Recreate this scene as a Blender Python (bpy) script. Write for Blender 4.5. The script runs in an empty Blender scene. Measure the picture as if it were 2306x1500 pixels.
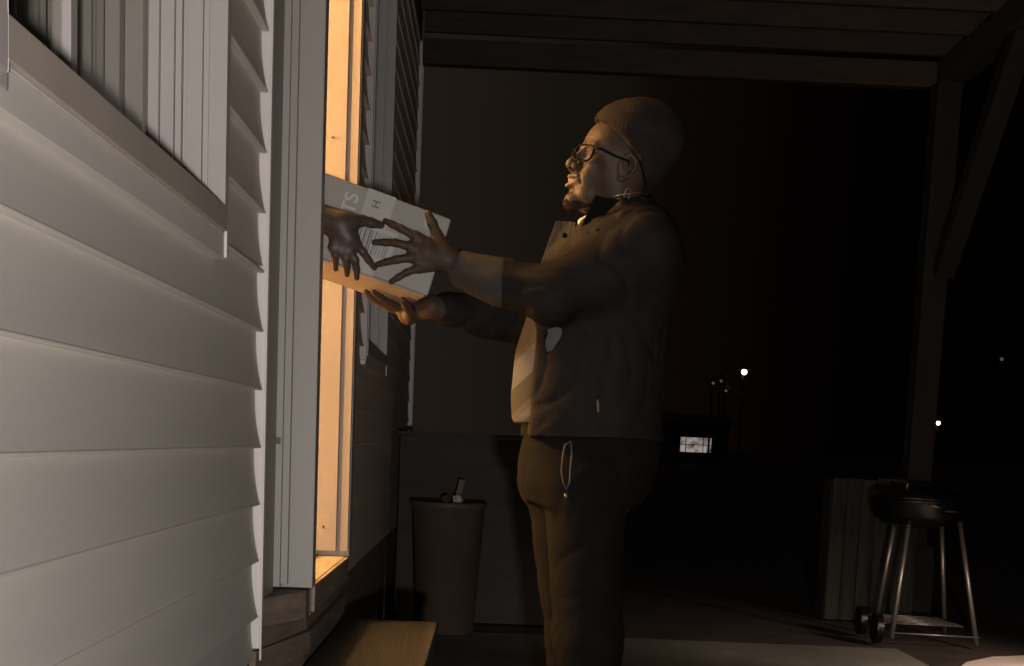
import bpy, bmesh, math, random
import numpy as np
from mathutils import Vector, Matrix, noise
random.seed(4)
rad = math.radians
scene = bpy.context.scene
COL = scene.collection

# ------------------------------------------------------------------ camera
F, PX, PY, W, H = 3200., 1153., 1400., 2306., 1500.
CAM = np.array([0., 0., .93])
yd = np.array([1105 - PX, -(990 - PY), -F]); yd /= np.linalg.norm(yd)
rho = rad(2.4)
th = math.atan2(yd[1]*math.cos(rho) + yd[0]*math.sin(rho), -yd[2])
upv = np.array([math.sin(rho)*math.cos(th), math.cos(rho)*math.cos(th), math.sin(th)])
xd = np.cross(yd, upv)
RM = np.array([xd, yd, upv])
cam_d = bpy.data.cameras.new('camera'); cam = bpy.data.objects.new('camera', cam_d); COL.objects.link(cam)
cam_d.lens = F/W*36; cam_d.sensor_width = 36; cam_d.shift_x = 0; cam_d.shift_y = (PY - H/2)/W
cam_d.clip_start = .05; cam_d.clip_end = 600
cam.matrix_world = Matrix.Translation(Vector(CAM)) @ Matrix(RM.tolist()).to_4x4()
scene.camera = cam

# ------------------------------------------------------------------ world (night)
world = bpy.data.worlds.new('World'); scene.world = world; world.use_nodes = True
wn = world.node_tree; bg = wn.nodes['Background']
sky = wn.nodes.new('ShaderNodeTexSky'); sky.sky_type = 'NISHITA'; sky.sun_disc = False
sky.sun_elevation = rad(-8); sky.sun_rotation = rad(200)
bg.inputs[1].default_value = .004
# faint brown glare veil put into the sky on the house side, black elsewhere
wtc = wn.nodes.new('ShaderNodeTexCoord'); wsx = wn.nodes.new('ShaderNodeSeparateXYZ'); wmr = wn.nodes.new('ShaderNodeValToRGB')
wmr.color_ramp.interpolation = 'EASE'
wma = wn.nodes.new('ShaderNodeMath'); wma.operation = 'MULTIPLY_ADD'; wma.inputs[1].default_value = 2.; wma.inputs[2].default_value = .5
wn.links.new(wtc.outputs['Generated'], wsx.inputs[0]); wn.links.new(wsx.outputs['X'], wma.inputs[0]); wn.links.new(wma.outputs[0], wmr.inputs[0])
e = wmr.color_ramp.elements; e[0].position = .40; e[0].color = (.0128, .0094, .0068, 1); e[1].position = 1.; e[1].color = (.0003, .0002, .0001, 1)
for p_, c_ in ((.62, (.0074, .0055, .0038)), (.74, (.0034, .0019, .0010)), (.92, (.0010, .0005, .0003))):
    q_ = e.new(p_); q_.color = (*c_, 1)
wb2 = wn.nodes.new('ShaderNodeBackground'); wn.links.new(wmr.outputs[0], wb2.inputs[0])
wad = wn.nodes.new('ShaderNodeAddShader'); wn.links.new(sky.outputs[0], bg.inputs[0])
wn.links.new(bg.outputs[0], wad.inputs[0]); wn.links.new(wb2.outputs[0], wad.inputs[1]); wn.links.new(wad.outputs[0], wn.nodes['World Output'].inputs[0])
scene.view_settings.view_transform = 'Standard'; scene.view_settings.look = 'None'
scene.view_settings.exposure = 0; scene.view_settings.gamma = 1

# ------------------------------------------------------------------ lamps out of view, one path spot added
def lamp(name, kind, loc, power, col, size, aim=None):
    d = bpy.data.lights.new(name, kind); d.energy = power; d.color = col
    if kind == 'AREA': d.shape = 'DISK'; d.size = size
    else: d.shadow_soft_size = size
    o = bpy.data.objects.new(name, d); COL.objects.link(o); o.location = loc
    if aim is not None:
        o.rotation_euler = (Vector(aim) - Vector(loc)).to_track_quat('-Z', 'Y').to_euler()
    return o
lamp('porch_lamp_light', 'POINT', (.14, -.75, .74), 240, (1., .955, .915), .04)
lamp('room_ceiling_light', 'AREA', (-1.3, 3.72, 2.96), 34, (1., .60, .24), .25, (-.9, 3.70, 0))
lamp('room_floor_lamp_light', 'POINT', (-2.15, 3.86, 1.90), 320, (1., .59, .22), .09)
pl_ = lamp('added_path_light', 'SPOT', (2.75, 5.6, .75), 60., (1., .80, .66), .06, (2.15, 6.35, 0)); pl_.data.spot_size = rad(85); pl_.data.spot_blend = .8  # added unseen spot that brightens the path and the grill legs

# ------------------------------------------------------------------ helpers
def ray(px, py): return RM @ np.array([px - PX, -(py - PY), -F])/F
def at(px, py, Y):
    r = ray(px, py); return CAM + r*((Y - CAM[1])/r[1])

def mat(name, col, rough=.6, bump=0., bscale=40., var=0., vscale=6., metal=0., spec=.5, stretch=(1, 1, 1), col2=None, emit=None, sheen=0):
    m = bpy.data.materials.new(name); m.use_nodes = True
    t = m.node_tree; b = t.nodes['Principled BSDF']
    b.inputs['Base Color'].default_value = (*col, 1); b.inputs['Roughness'].default_value = rough
    b.inputs['Metallic'].default_value = metal; b.inputs['Specular IOR Level'].default_value = spec
    if sheen: b.inputs['Sheen Weight'].default_value = sheen
    tc = t.nodes.new('ShaderNodeTexCoord'); mp = t.nodes.new('ShaderNodeMapping'); mp.inputs['Scale'].default_value = stretch
    t.links.new(tc.outputs['Object'], mp.inputs[0])
    if var or col2:
        n = t.nodes.new('ShaderNodeTexNoise'); n.inputs['Scale'].default_value = vscale; n.inputs['Detail'].default_value = 6
        n.inputs['Roughness'].default_value = .6
        t.links.new(mp.outputs[0], n.inputs['Vector'])
        r = t.nodes.new('ShaderNodeValToRGB'); r.color_ramp.elements[0].position = .32; r.color_ramp.elements[1].position = .68
        a = col2 or tuple(c*(1 - var) for c in col)
        z = col if col2 else tuple(min(1, c*(1 + var*.6)) for c in col)
        r.color_ramp.elements[0].color = (*a, 1); r.color_ramp.elements[1].color = (*z, 1)
        t.links.new(n.outputs[0], r.inputs[0]); t.links.new(r.outputs[0], b.inputs['Base Color'])
    if bump:
        n2 = t.nodes.new('ShaderNodeTexNoise'); n2.inputs['Scale'].default_value = bscale; n2.inputs['Detail'].default_value = 4
        t.links.new(mp.outputs[0], n2.inputs['Vector'])
        bp = t.nodes.new('ShaderNodeBump'); bp.inputs['Strength'].default_value = bump; bp.inputs['Distance'].default_value = .004
        t.links.new(n2.outputs[0], bp.inputs['Height']); t.links.new(bp.outputs[0], b.inputs['Normal'])
    if emit:
        b.inputs['Emission Color'].default_value = (*emit[0], 1); b.inputs['Emission Strength'].default_value = emit[1]
    return m

M = dict(
    vinyl=mat('vinyl', (.72, .672, .625), .6, .04, 30, .05, 3, stretch=(1, .15, 3)),
    trim=mat('trim', (.76, .70, .68), .45, .06, 60, .05, 4),
    casing=mat('casing', (.37, .335, .31), .5, .08, 60, .06, 3, stretch=(1, 1, .3)),
    window_frame=mat('window_frame', (.52, .47, .455), .42, .05, 60, .04, 5),
    curtain=mat('curtain', (.40, .37, .34), .9, .1, 90, .12, 6, stretch=(1, 1, .1)),
    glass=mat('glass', (.03, .025, .02), .12, 0, spec=.5),
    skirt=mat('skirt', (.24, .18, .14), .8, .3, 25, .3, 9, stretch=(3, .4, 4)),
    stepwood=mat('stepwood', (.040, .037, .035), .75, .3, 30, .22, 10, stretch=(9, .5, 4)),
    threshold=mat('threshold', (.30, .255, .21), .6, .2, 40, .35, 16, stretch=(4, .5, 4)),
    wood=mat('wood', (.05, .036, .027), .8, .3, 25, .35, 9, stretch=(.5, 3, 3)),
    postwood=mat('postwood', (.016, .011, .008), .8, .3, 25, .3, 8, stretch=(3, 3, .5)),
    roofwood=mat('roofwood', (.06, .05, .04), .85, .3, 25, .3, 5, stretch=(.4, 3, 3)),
    deck=mat('deck', (.17, .158, .13), .9, .25, 18, .3, 2.2),
    concrete=mat('concrete', (.70, .58, .50), .9, .3, 60, .2, 4),
    ground=mat('ground', (.05, .03, .02), .95, .6, 30, .6, 3),
    greywood=mat('greywood', (.032, .031, .025), .9, .4, 30, .55, 10, stretch=(4, 4, .3)),
    enamel=mat('enamel', (.006, .0055, .0055), .3),
    steel=mat('steel', (.25, .22, .19), .38, metal=.7),
    plastic=mat('plastic', (.10, .072, .054), .6, .15, 20, .2, 5),
    paper=mat('paper', (.5, .47, .42), .8),
    skin=mat('skin', (.062, .038, .027), .55, .12, 220, .1, 25, spec=.25),
    skin_near=mat('skin_near', (.062, .042, .033), .5, .12, 220, .1, 25),
    lips=mat('lips', (.10, .058, .043), .38),
    beanie=mat('beanie', (.021, .0155, .0145), .95, .4, 160, .15, 30, spec=.1),
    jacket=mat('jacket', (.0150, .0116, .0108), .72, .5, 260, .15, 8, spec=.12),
    sleeve_highlight=mat('sleeve_highlight', (.048, .042, .041), .75, .4, 260, .12, 20, spec=.12),  # paler jacket cloth, forearm highlight put into the colour
    vinyl_far=mat('vinyl_far', (.76, .67, .59), .6, .04, 30, .1, 3, stretch=(1, .15, 3)),
    jacket_trim=mat('jacket_trim', (.006, .0055, .005), .9, .2, 120, spec=.05),
    pants=mat('pants', (.0075, .0064, .006), .9, .25, 90, .12, 10, spec=.1),
    shoe=mat('shoe', (.03, .028, .026), .6),
    white_cloth=mat('white_cloth', (.72, .70, .66), .85, .1, 80),
    jamb=mat('jamb', (.32, .28, .25), .5, .08, 60, .06, 3),
    sillface=mat('sillface', (.50, .43, .38), .55, .1, 30, .08, 3),
    glasses=mat('glasses', (.003, .003, .003), .6, spec=.06),
    lowwall=mat('lowwall', (.060, .050, .041), .85, .3, 25, .15, 7, stretch=(.4, 3, 3)),
    carton=mat('carton', (.31, .285, .265), .55, .12, 18, .08, 5),
    tape=mat('tape', (.40, .375, .355), .35, .08, 25),
    print_light=mat('print_light', (.48, .46, .44), .6),
    print_dark=mat('print_dark', (.15, .14, .13), .6),
    room=mat('room', (.78, .72, .62), .8),
    roomfloor=mat('roomfloor', (.32, .2, .11), .5),
    nail=mat('nail', (.08, .06, .05), .5),
    farwall=mat('farwall', (.10, .08, .07), .9, .2, 3),
    lit=mat('lit', (.8, .8, .8), .5, emit=((1, .93, .85), .33)),
    bulb=mat('bulb', (.8, .8, .8), .5, emit=((1, .97, .93), 6)),
    dimbulb=mat('dimbulb', (.8, .8, .8), .5, emit=((1, .95, .85), .07)),
)

def finish(bm, name, m, parent=None, smooth=False, bevel=0):
    if bevel:
        bmesh.ops.bevel(bm, geom=[e for e in bm.edges], offset=bevel, segments=2, affect='EDGES', profile=.6)
    me = bpy.data.meshes.new(name); bm.normal_update(); bm.to_mesh(me); bm.free()
    if isinstance(m, (list, tuple)):
        for k in m: me.materials.append(k)
    else: me.materials.append(m)
    if smooth:
        for p in me.polygons: p.use_smooth = True
    o = bpy.data.objects.new(name, me); COL.objects.link(o)
    if parent is not None: o.parent = parent
    return o
def add_box(bm, lo, hi, R=None, mi=0):
    vs = [bm.verts.new((x, y, z)) for x in (lo[0], hi[0]) for y in (lo[1], hi[1]) for z in (lo[2], hi[2])]
    if R is not None:
        for v in vs: v.co = R @ v.co
    for f in ((0, 1, 3, 2), (4, 6, 7, 5), (0, 4, 5, 1), (2, 3, 7, 6), (0, 2, 6, 4), (1, 5, 7, 3)):
        fc = bm.faces.new([vs[i] for i in f]); fc.material_index = mi
    return vs
def box(name, lo, hi, m, parent=None, bevel=0, R=None):
    bm = bmesh.new(); add_box(bm, lo, hi, R); bmesh.ops.recalc_face_normals(bm, faces=bm.faces)
    return finish(bm, name, m, parent, bevel=bevel)
def boxes(name, lst, m, parent=None, bevel=0):
    bm = bmesh.new()
    for lo, hi in lst: add_box(bm, lo, hi)
    bmesh.ops.recalc_face_normals(bm, faces=bm.faces)
    return finish(bm, name, m, parent, bevel=bevel)
def add_tube(bm, pts, r, n=10, closed=False):
    pts = [Vector(p) for p in pts]; rings = []; N = len(pts)
    rs = r if isinstance(r, (list, tuple)) else [r]*N
    prev = None
    for i, p in enumerate(pts):
        a = pts[(i - 1) % N] if (closed or i) else p; b = pts[(i + 1) % N] if (closed or i < N - 1) else p
        t = (b - a).normalized()
        if prev is None: s = t.orthogonal().normalized()
        else: s = (prev - t*prev.dot(t)).normalized()
        prev = s; u = t.cross(s)
        rings.append([bm.verts.new(p + (s*math.cos(k*2*math.pi/n) + u*math.sin(k*2*math.pi/n))*rs[i]) for k in range(n)])
    for i in range(N if closed else N - 1):
        A, B = rings[i], rings[(i + 1) % N]
        for k in range(n): bm.faces.new([A[k], A[(k + 1) % n], B[(k + 1) % n], B[k]])
    if not closed: bm.faces.new(rings[0][::-1]); bm.faces.new(rings[-1])
def tube(name, pts, r, m, parent=None, n=10, closed=False):
    bm = bmesh.new(); add_tube(bm, pts, r, n, closed); bmesh.ops.recalc_face_normals(bm, faces=bm.faces)
    return finish(bm, name, m, parent, smooth=True)
def lathe(name, prof, c, m, parent=None, n=48):
    bm = bmesh.new(); rings = []
    for r, z in prof: rings.append([bm.verts.new((c[0] + r*math.cos(k*2*math.pi/n), c[1] + r*math.sin(k*2*math.pi/n), c[2] + z)) for k in range(n)])
    for A, B in zip(rings, rings[1:]):
        for k in range(n): bm.faces.new([A[k], A[(k + 1) % n], B[(k + 1) % n], B[k]])
    bm.faces.new(rings[0][::-1]); bm.faces.new(rings[-1])
    bmesh.ops.recalc_face_normals(bm, faces=bm.faces)
    return finish(bm, name, m, parent, smooth=True)
def thing(name, label, cat, loc=(0, 0, 0), group=None):
    o = bpy.data.objects.new(name, None); COL.objects.link(o); o.location = loc; o.empty_display_size = .1
    o['label'] = label; o['category'] = cat
    if group: o['group'] = group
    return o
def under(o, root):          # keep world place while the root sits at the thing's base
    o.parent = root; o.matrix_parent_inverse = Matrix.Translation(-root.location); return o

# ------------------------------------------------------------------ signed-distance modelling
def nd(v): return np.array(v, float)
def smin(a, b, k):
    h = np.clip(.5 + .5*(b - a)/k, 0, 1); return b*(1 - h) + a*h - k*h*(1 - h)
def smax(a, b, k): return -smin(-a, -b, k)
def cone(P, a, b, ra, rb):
    a, b = nd(a), nd(b); ab = b - a; q = P - a
    t = np.clip((q@ab)/(ab@ab + 1e-9), 0, 1)
    return np.linalg.norm(q - t[..., None]*ab, axis=-1) - (ra + (rb - ra)*t)
def ell(P, c, r, R=None):
    q = P - nd(c)
    if R is not None: q = q@R
    r = nd(r); k0 = np.linalg.norm(q/r, axis=-1); k1 = np.linalg.norm(q/(r*r), axis=-1)
    return k0*(k0 - 1)/np.maximum(k1, 1e-9)
def rbox(P, c, h, r, R=None):
    q = P - nd(c)
    if R is not None: q = q@R
    q = np.abs(q) - nd(h) + r
    return np.linalg.norm(np.maximum(q, 0), axis=-1) + np.minimum(q.max(-1), 0) - r
def loft(P, secs, p=2.):
    """secs: rows of z, x front, x back, y near, y far"""
    s = np.array(sorted(secs)); z = P[..., 2]
    x0, x1, y0, y1 = [np.interp(z, s[:, 0], s[:, i]) for i in (1, 2, 3, 4)]
    cx, cy, a, b = (x0 + x1)/2, (y0 + y1)/2, np.abs(x1 - x0)/2, np.abs(y1 - y0)/2
    k = (np.abs((P[..., 0] - cx)/a)**p + np.abs((P[..., 1] - cy)/b)**p)**(1/p)
    d = (k - 1)*np.minimum(a, b)*.9
    return np.maximum(d, np.maximum(s[0, 0] - z, z - s[-1, 0]))
def chain(P, pts, rs, k=.006):
    d = None
    for i in range(len(pts) - 1):
        e = cone(P, pts[i], pts[i + 1], rs[i], rs[i + 1]); d = e if d is None else smin(d, e, k)
    return d
def sdf_mesh(fn, lo, hi, h):
    ax = [np.arange(lo[i], hi[i] + h, h) for i in range(3)]
    n = [len(a) for a in ax]; D = np.empty(n, np.float32)
    YY, ZZ = np.meshgrid(ax[1], ax[2], indexing='ij'); ch = max(1, int(400000//(n[1]*n[2])))
    for i in range(0, n[0], ch):
        xs = ax[0][i:i + ch]
        P = np.empty((len(xs), n[1], n[2], 3)); P[..., 0] = xs[:, None, None]; P[..., 1] = YY; P[..., 2] = ZZ
        D[i:i + ch] = fn(P)
    D[0] = D[-1] = 1; D[:, 0] = D[:, -1] = 1; D[:, :, 0] = D[:, :, -1] = 1
    s = D < 0; cs = [m - 1 for m in n]
    acc = np.zeros(cs + [3], np.float32); cnt = np.zeros(cs, np.float32)
    for a in range(3):
        o = [0, 0, 0]; o[a] = 1; b, c = [i for i in range(3) if i != a]
        for ob in (0, 1):
            for oc in (0, 1):
                st = [0, 0, 0]; st[b] = ob; st[c] = oc
                s0 = tuple(slice(st[i], st[i] + cs[i]) for i in range(3))
                s1 = tuple(slice(st[i] + o[i], st[i] + o[i] + cs[i]) for i in range(3))
                m = s[s0] != s[s1]; t = np.zeros(cs, np.float32); d0 = D[s0][m]; d1 = D[s1][m]; t[m] = d0/(d0 - d1)
                acc[..., a][m] += t[m]; acc[..., b][m] += ob; acc[..., c][m] += oc; cnt[m] += 1
    act = cnt > 0; idx = -np.ones(cs, np.int64); idx[act] = np.arange(act.sum())
    V = (acc[act]/cnt[act][:, None] + np.argwhere(act))*h + nd(lo); Fs = []
    for a in range(3):
        b, c = (a + 1) % 3, (a + 2) % 3
        sl0 = [slice(1, n[i] - 1) for i in range(3)]; sl0[a] = slice(0, n[a] - 1)
        sl1 = list(sl0); sl1[a] = slice(1, n[a])
        A, B = s[tuple(sl0)], s[tuple(sl1)]
        for sign in (0, 1):
            e = np.argwhere((A & ~B) if sign == 0 else (~A & B))
            if not len(e): continue
            e = e + np.array([0 if i == a else 1 for i in range(3)])
            ub = np.zeros(3, int); ub[b] = 1; uc = np.zeros(3, int); uc[c] = 1
            q = [e - ub - uc, e - uc, e, e - ub]
            if sign: q = q[::-1]
            Fs.append(np.stack([idx[tuple(k.T)] for k in q], 1))
    return V, np.concatenate(Fs)
def sdf_obj(name, fn, lo, hi, h, m, parent=None, folds=None, matfn=None, extra=None):
    V, Q = sdf_mesh(fn, lo, hi, h)
    parts = [(V, Q)] + (extra or [])
    V = np.concatenate([p[0] for p in parts]); off = 0; Qs = []
    for p in parts: Qs.append(p[1] + off); off += len(p[0])
    Q = np.concatenate(Qs)
    me = bpy.data.meshes.new(name); me.from_pydata(V.tolist(), [], Q.tolist()); me.update()
    if folds:
        amp, sc = folds[:2]; nr = [v.normal.copy() for v in me.vertices]
        for v, nn in zip(me.vertices, nr):
            q = Vector((v.co.x*sc[0], v.co.y*sc[1], v.co.z*sc[2]))
            dd = noise.noise(q) + .5*noise.noise(q*2.1 + Vector((5, 1, 3)))
            if len(folds) > 2:
                w = Vector((noise.noise(q*.6), noise.noise(q*.6 + Vector((7, 2, 1))), noise.noise(q*.6 + Vector((1, 9, 4)))))
                rr = 1 - abs(noise.noise(q*.8 + w*1.6)); rr2 = 1 - abs(noise.noise(q*1.7 + w*2. + Vector((3, 3, 3))))
                dd = .7*dd - folds[2]*(rr**7 + .5*rr2**8)
            v.co += nn*amp*dd
    ms = m if isinstance(m, (list, tuple)) else [m]
    for k in ms: me.materials.append(k)
    me.polygons.foreach_set('use_smooth', [True]*len(me.polygons))
    if matfn is not None:
        C = V[Q].mean(1); me.polygons.foreach_set('material_index', matfn(C).astype(int).tolist())
    me.update()
    o = bpy.data.objects.new(name, me); COL.objects.link(o)
    if parent is not None: under(o, parent)
    return o

# ================================================================== SETTING
def plane(name, pts, m):
    bm = bmesh.new(); bm.faces.new([bm.verts.new(p) for p in pts]); o = finish(bm, name, m); o['kind'] = 'structure'; return o
plane('ground', [(-300, -60, -.012), (300, -60, -.012), (300, 500, -.012), (-300, 500, -.012)], M['ground'])
bm = bmesh.new()
for y in (-2.5, .62, 3.74): add_box(bm, (-.52, y, -.01), (2.022, y + 3.105, .0))
bmesh.ops.recalc_face_normals(bm, faces=bm.faces)
o = finish(bm, 'patio', M['deck'], bevel=.004); o['kind'] = 'structure'
# pale walk that skirts the deck on the garden side
bm = bmesh.new(); edge = [(2.03, -2.5), (2.03, 5.9), (2.10, 6.2), (2.25, 6.5), (2.45, 6.72), (2.75, 6.86), (3.3, 6.95), (4.6, 6.98), (4.6, -2.5)]
f = bm.faces.new([bm.verts.new((x, y, -.004)) for x, y in edge]); bmesh.ops.triangulate(bm, faces=[f])
o = finish(bm, 'garden_path', M['concrete']); o['kind'] = 'structure'

# ================================================================== HOUSE
house = thing('house', 'grey vinyl sided house on the left with a warmly lit open doorway', 'house', (-.5, 4, 0))
HP = house
def hbox(name, lo, hi, m, bevel=0, parent=None):
    o = box(name, lo, hi, m, bevel=bevel); return under(o, HP) if parent is None else sub(o, parent)
def sub(o, parent):          # child of a part, same world place
    o.parent = parent; return o
LAP = .1206; Z0 = .53
def siding_profile(z0, z1, pr=1.):
    pts = []; k = math.floor((z0 - Z0)/LAP)
    while Z0 + k*LAP < z1:
        a, b = Z0 + k*LAP, Z0 + (k + 1)*LAP
        if a >= z0 - 1e-6: pts += [(-.4995 + (q0 + .4995)*pr, a + q1) for q0, q1 in ((-.4995, .0012), (-.4875, 0), (-.4852, .0007), (-.4841, .0022), (-.4838, .0042))]
        for u in (.05, .12, .25, .4, .55, .7, .85, .96):
            z = a + u*LAP
            if z0 <= z <= z1: pts.append((-.4995 + .0155*pr*(1 - u)**2.2, z))
        k += 1
    return pts
def siding(y0, y1, z0, z1, pr=1., mm='vinyl'):
    prof = siding_profile(z0, z1, pr); bm = bmesh.new()
    A = [bm.verts.new((x, y0, z)) for x, z in prof]; B = [bm.verts.new((x, y1, z)) for x, z in prof]
    for i in range(len(prof) - 1): bm.faces.new([A[i], A[i + 1], B[i + 1], B[i]])
    a = bm.verts.new((-.505, y0, prof[0][1])), bm.verts.new((-.505, y0, prof[-1][1])), bm.verts.new((-.505, y1, prof[-1][1])), bm.verts.new((-.505, y1, prof[0][1]))
    bm.faces.new(a); bm.faces.new([a[0], A[0], B[0], a[3]])
    return under(finish(bm, 'siding', M[mm]), HP)
W1 = (1.42, 2.555, 1.29, 2.98); W2 = (5.44, 6.42, 1.255, 2.98)
DOOR = (3.24, 4.22); TOP = 3.2; BASE = .435; END = 8.62
siding(-2.5, 3.035, BASE, W1[2] - .03); siding(-2.5, W1[0] - .05, W1[2] - .03, TOP)
siding(W1[1] + .012, 3.035, W1[2] - .03, TOP); siding(W1[0] - .05, W1[1] + .012, W1[3], TOP)
siding(DOOR[1] + .06, W2[0] - .05, BASE, TOP, 1., 'vinyl_far'); siding(W2[0] - .05, W2[1], BASE, W2[2] - .03, .5, 'vinyl_far')
siding(W2[0] - .05, W2[1] + .012, W2[3], TOP, .5, 'vinyl_far'); siding(W2[1] + .012, END - .04, BASE, TOP, .5, 'vinyl_far')
# sheathing wall behind the siding
bl = []
for (a, b, z0, z1) in ((-2.5, W1[0] - .04, .3, TOP), (W1[0] - .04, W1[1], .3, W1[2] - .04), (W1[0] - .04, W1[1], W1[3], TOP), (W1[1], DOOR[0], .3, TOP),
                       (DOOR[0], DOOR[1], 2.66, TOP), (DOOR[1], W2[0], .3, TOP), (W2[0], W2[1], .3, W2[2] - .04), (W2[0], W2[1], W2[3], TOP), (W2[1], END - .02, .3, TOP)):
    bl.append(((-.64, a, z0), (-.508, b, z1)))
under(boxes('wall', bl, M['room']), HP)
under(boxes('back_wall', [((-5.2, -2.5, .3), (-5.1, END - .02, TOP)), ((-5.1, -2.6, .3), (-.508, -2.5, TOP)), ((-5.1, END - .14, .3), (-.642, END - .02, TOP))], M['vinyl']), HP)
under(boxes('partition_wall', [((-5.09, 2.72, .5), (-.645, 2.82, 3.1)), ((-5.09, 5.1, .5), (-.645, 5.2, 3.1)), ((-2.65, 2.83, .5), (-2.6, 5.09, 3.1))], M['room']), HP)
hbox('room_floor', (-5.09, -2.45, .48), (-.642, END - .2, .548), M['roomfloor'])
hbox('room_ceiling', (-5.09, -2.45, 3.11), (-.642, END - .2, 3.18), M['room'])
# foundation skirt, starter strips, corner boards
under(boxes('skirt_board', [((-.53, -2.5, -.005), (-.505, 3.06, .432)), ((-.53, 4.302, -.005), (-.505, END - .02, .432))], M['skirt']), HP)
for nm, z0_, z1_, x1_ in (('skirt_board', -.005, .395, -.432), ('skirt_rail', .397, .452, -.418), ('skirt_rail', .455, .499, -.428), ('sill_board', .502, .566, -.412)):
    yk = 3.27 if nm == 'sill_board' else 3.42
    bm = bmesh.new(); pl = [(-.506, 3.062), (-.492, 3.064), (x1_, yk), (x1_, 4.24), (-.506, 4.30)]
    a_ = [bm.verts.new((x, y, z0_)) for x, y in pl]; b_ = [bm.verts.new((x, y, z1_)) for x, y in pl]
    bm.faces.new(a_[::-1]); bm.faces.new(b_)
    for i_ in range(5): bm.faces.new([a_[i_], a_[(i_ + 1) % 5], b_[(i_ + 1) % 5], b_[i_]])
    bmesh.ops.recalc_face_normals(bm, faces=bm.faces); under(finish(bm, nm, M['skirt'], bevel=.002), HP)
# J channels / corner posts where the siding stops
def channel(y, z0, z1, x1=-.4795, name='corner_channel'):
    under(boxes(name, [((-.505, y, z0), (x1 - .0015, y + .006, z1)), ((x1 - .001, y - .004, z0 - .025), (x1 + .003, y + .012, z1))], M['trim'], bevel=.001), HP)
channel(3.042, .462, TOP); channel(END - .035, BASE - .02, TOP)
hbox('corner_board', (-.52, END - .02, BASE - .02), (-.472, END + .06, TOP), M['trim'], .003)

# ---- door
dz = .571
door = under(boxes('door_frame', [
    ((-.62, 3.286, dz), (-.400, 3.345, 2.66)), ((-.62, 3.346, 2.60), (-.400, 4.149, 2.66))], M['casing'], bevel=.0025), HP)
sub(box('jamb', (-.62, 4.150, dz + .003), (-.400, 4.215, 2.66), M['jamb'], bevel=.0025), door)
sub(boxes('door_stop', [((-.615, 4.124, dz + .02), (-.437, 4.149, 2.6)), ((-.425, 4.128, dz + .02), (-.403, 4.149, 2.6)),
                        ((-.615, 3.346, dz + .02), (-.452, 3.366, 2.6))], M['jamb'], bevel=.001), door)
sub(boxes('casing_trim', [((-.505, 3.10, .563), (-.4835, 3.24, TOP)), ((-.505, 3.245, .575), (-.470, 3.284, TOP)), ((-.488, 3.262, .58), (-.455, 3.2845, 2.7)),
                          ((-.505, 4.218, .568), (-.455, 4.262, 2.7)), ((-.505, 3.2, 2.665), (-.44, 4.26, 2.74))], M['casing'], bevel=.002), door)
sub(boxes('latch_plate', [((-.4835, 3.238, .90), (-.474, 3.2435, .915))], M['nail']), door)
for z in (.66, 1.75):
    bm = bmesh.new(); bmesh.ops.create_icosphere(bm, subdivisions=2, radius=.004, matrix=Matrix.Translation((-.475, 4.123, z)))
    sub(finish(bm, 'screw_head', M['nail']), door)
th_ = under(boxes('threshold', [((-.645, 3.346, .50), (-.4105, 4.149, .5745)), ((-.56, 3.346, .575), (-.49, 4.149, .586))], M['threshold'], bevel=.003), HP)
sub(boxes('sill_nosing', [((-.410, 3.347, .507), (-.4005, 4.148, .5735))], M['threshold'], bevel=.004), th_)

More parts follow.
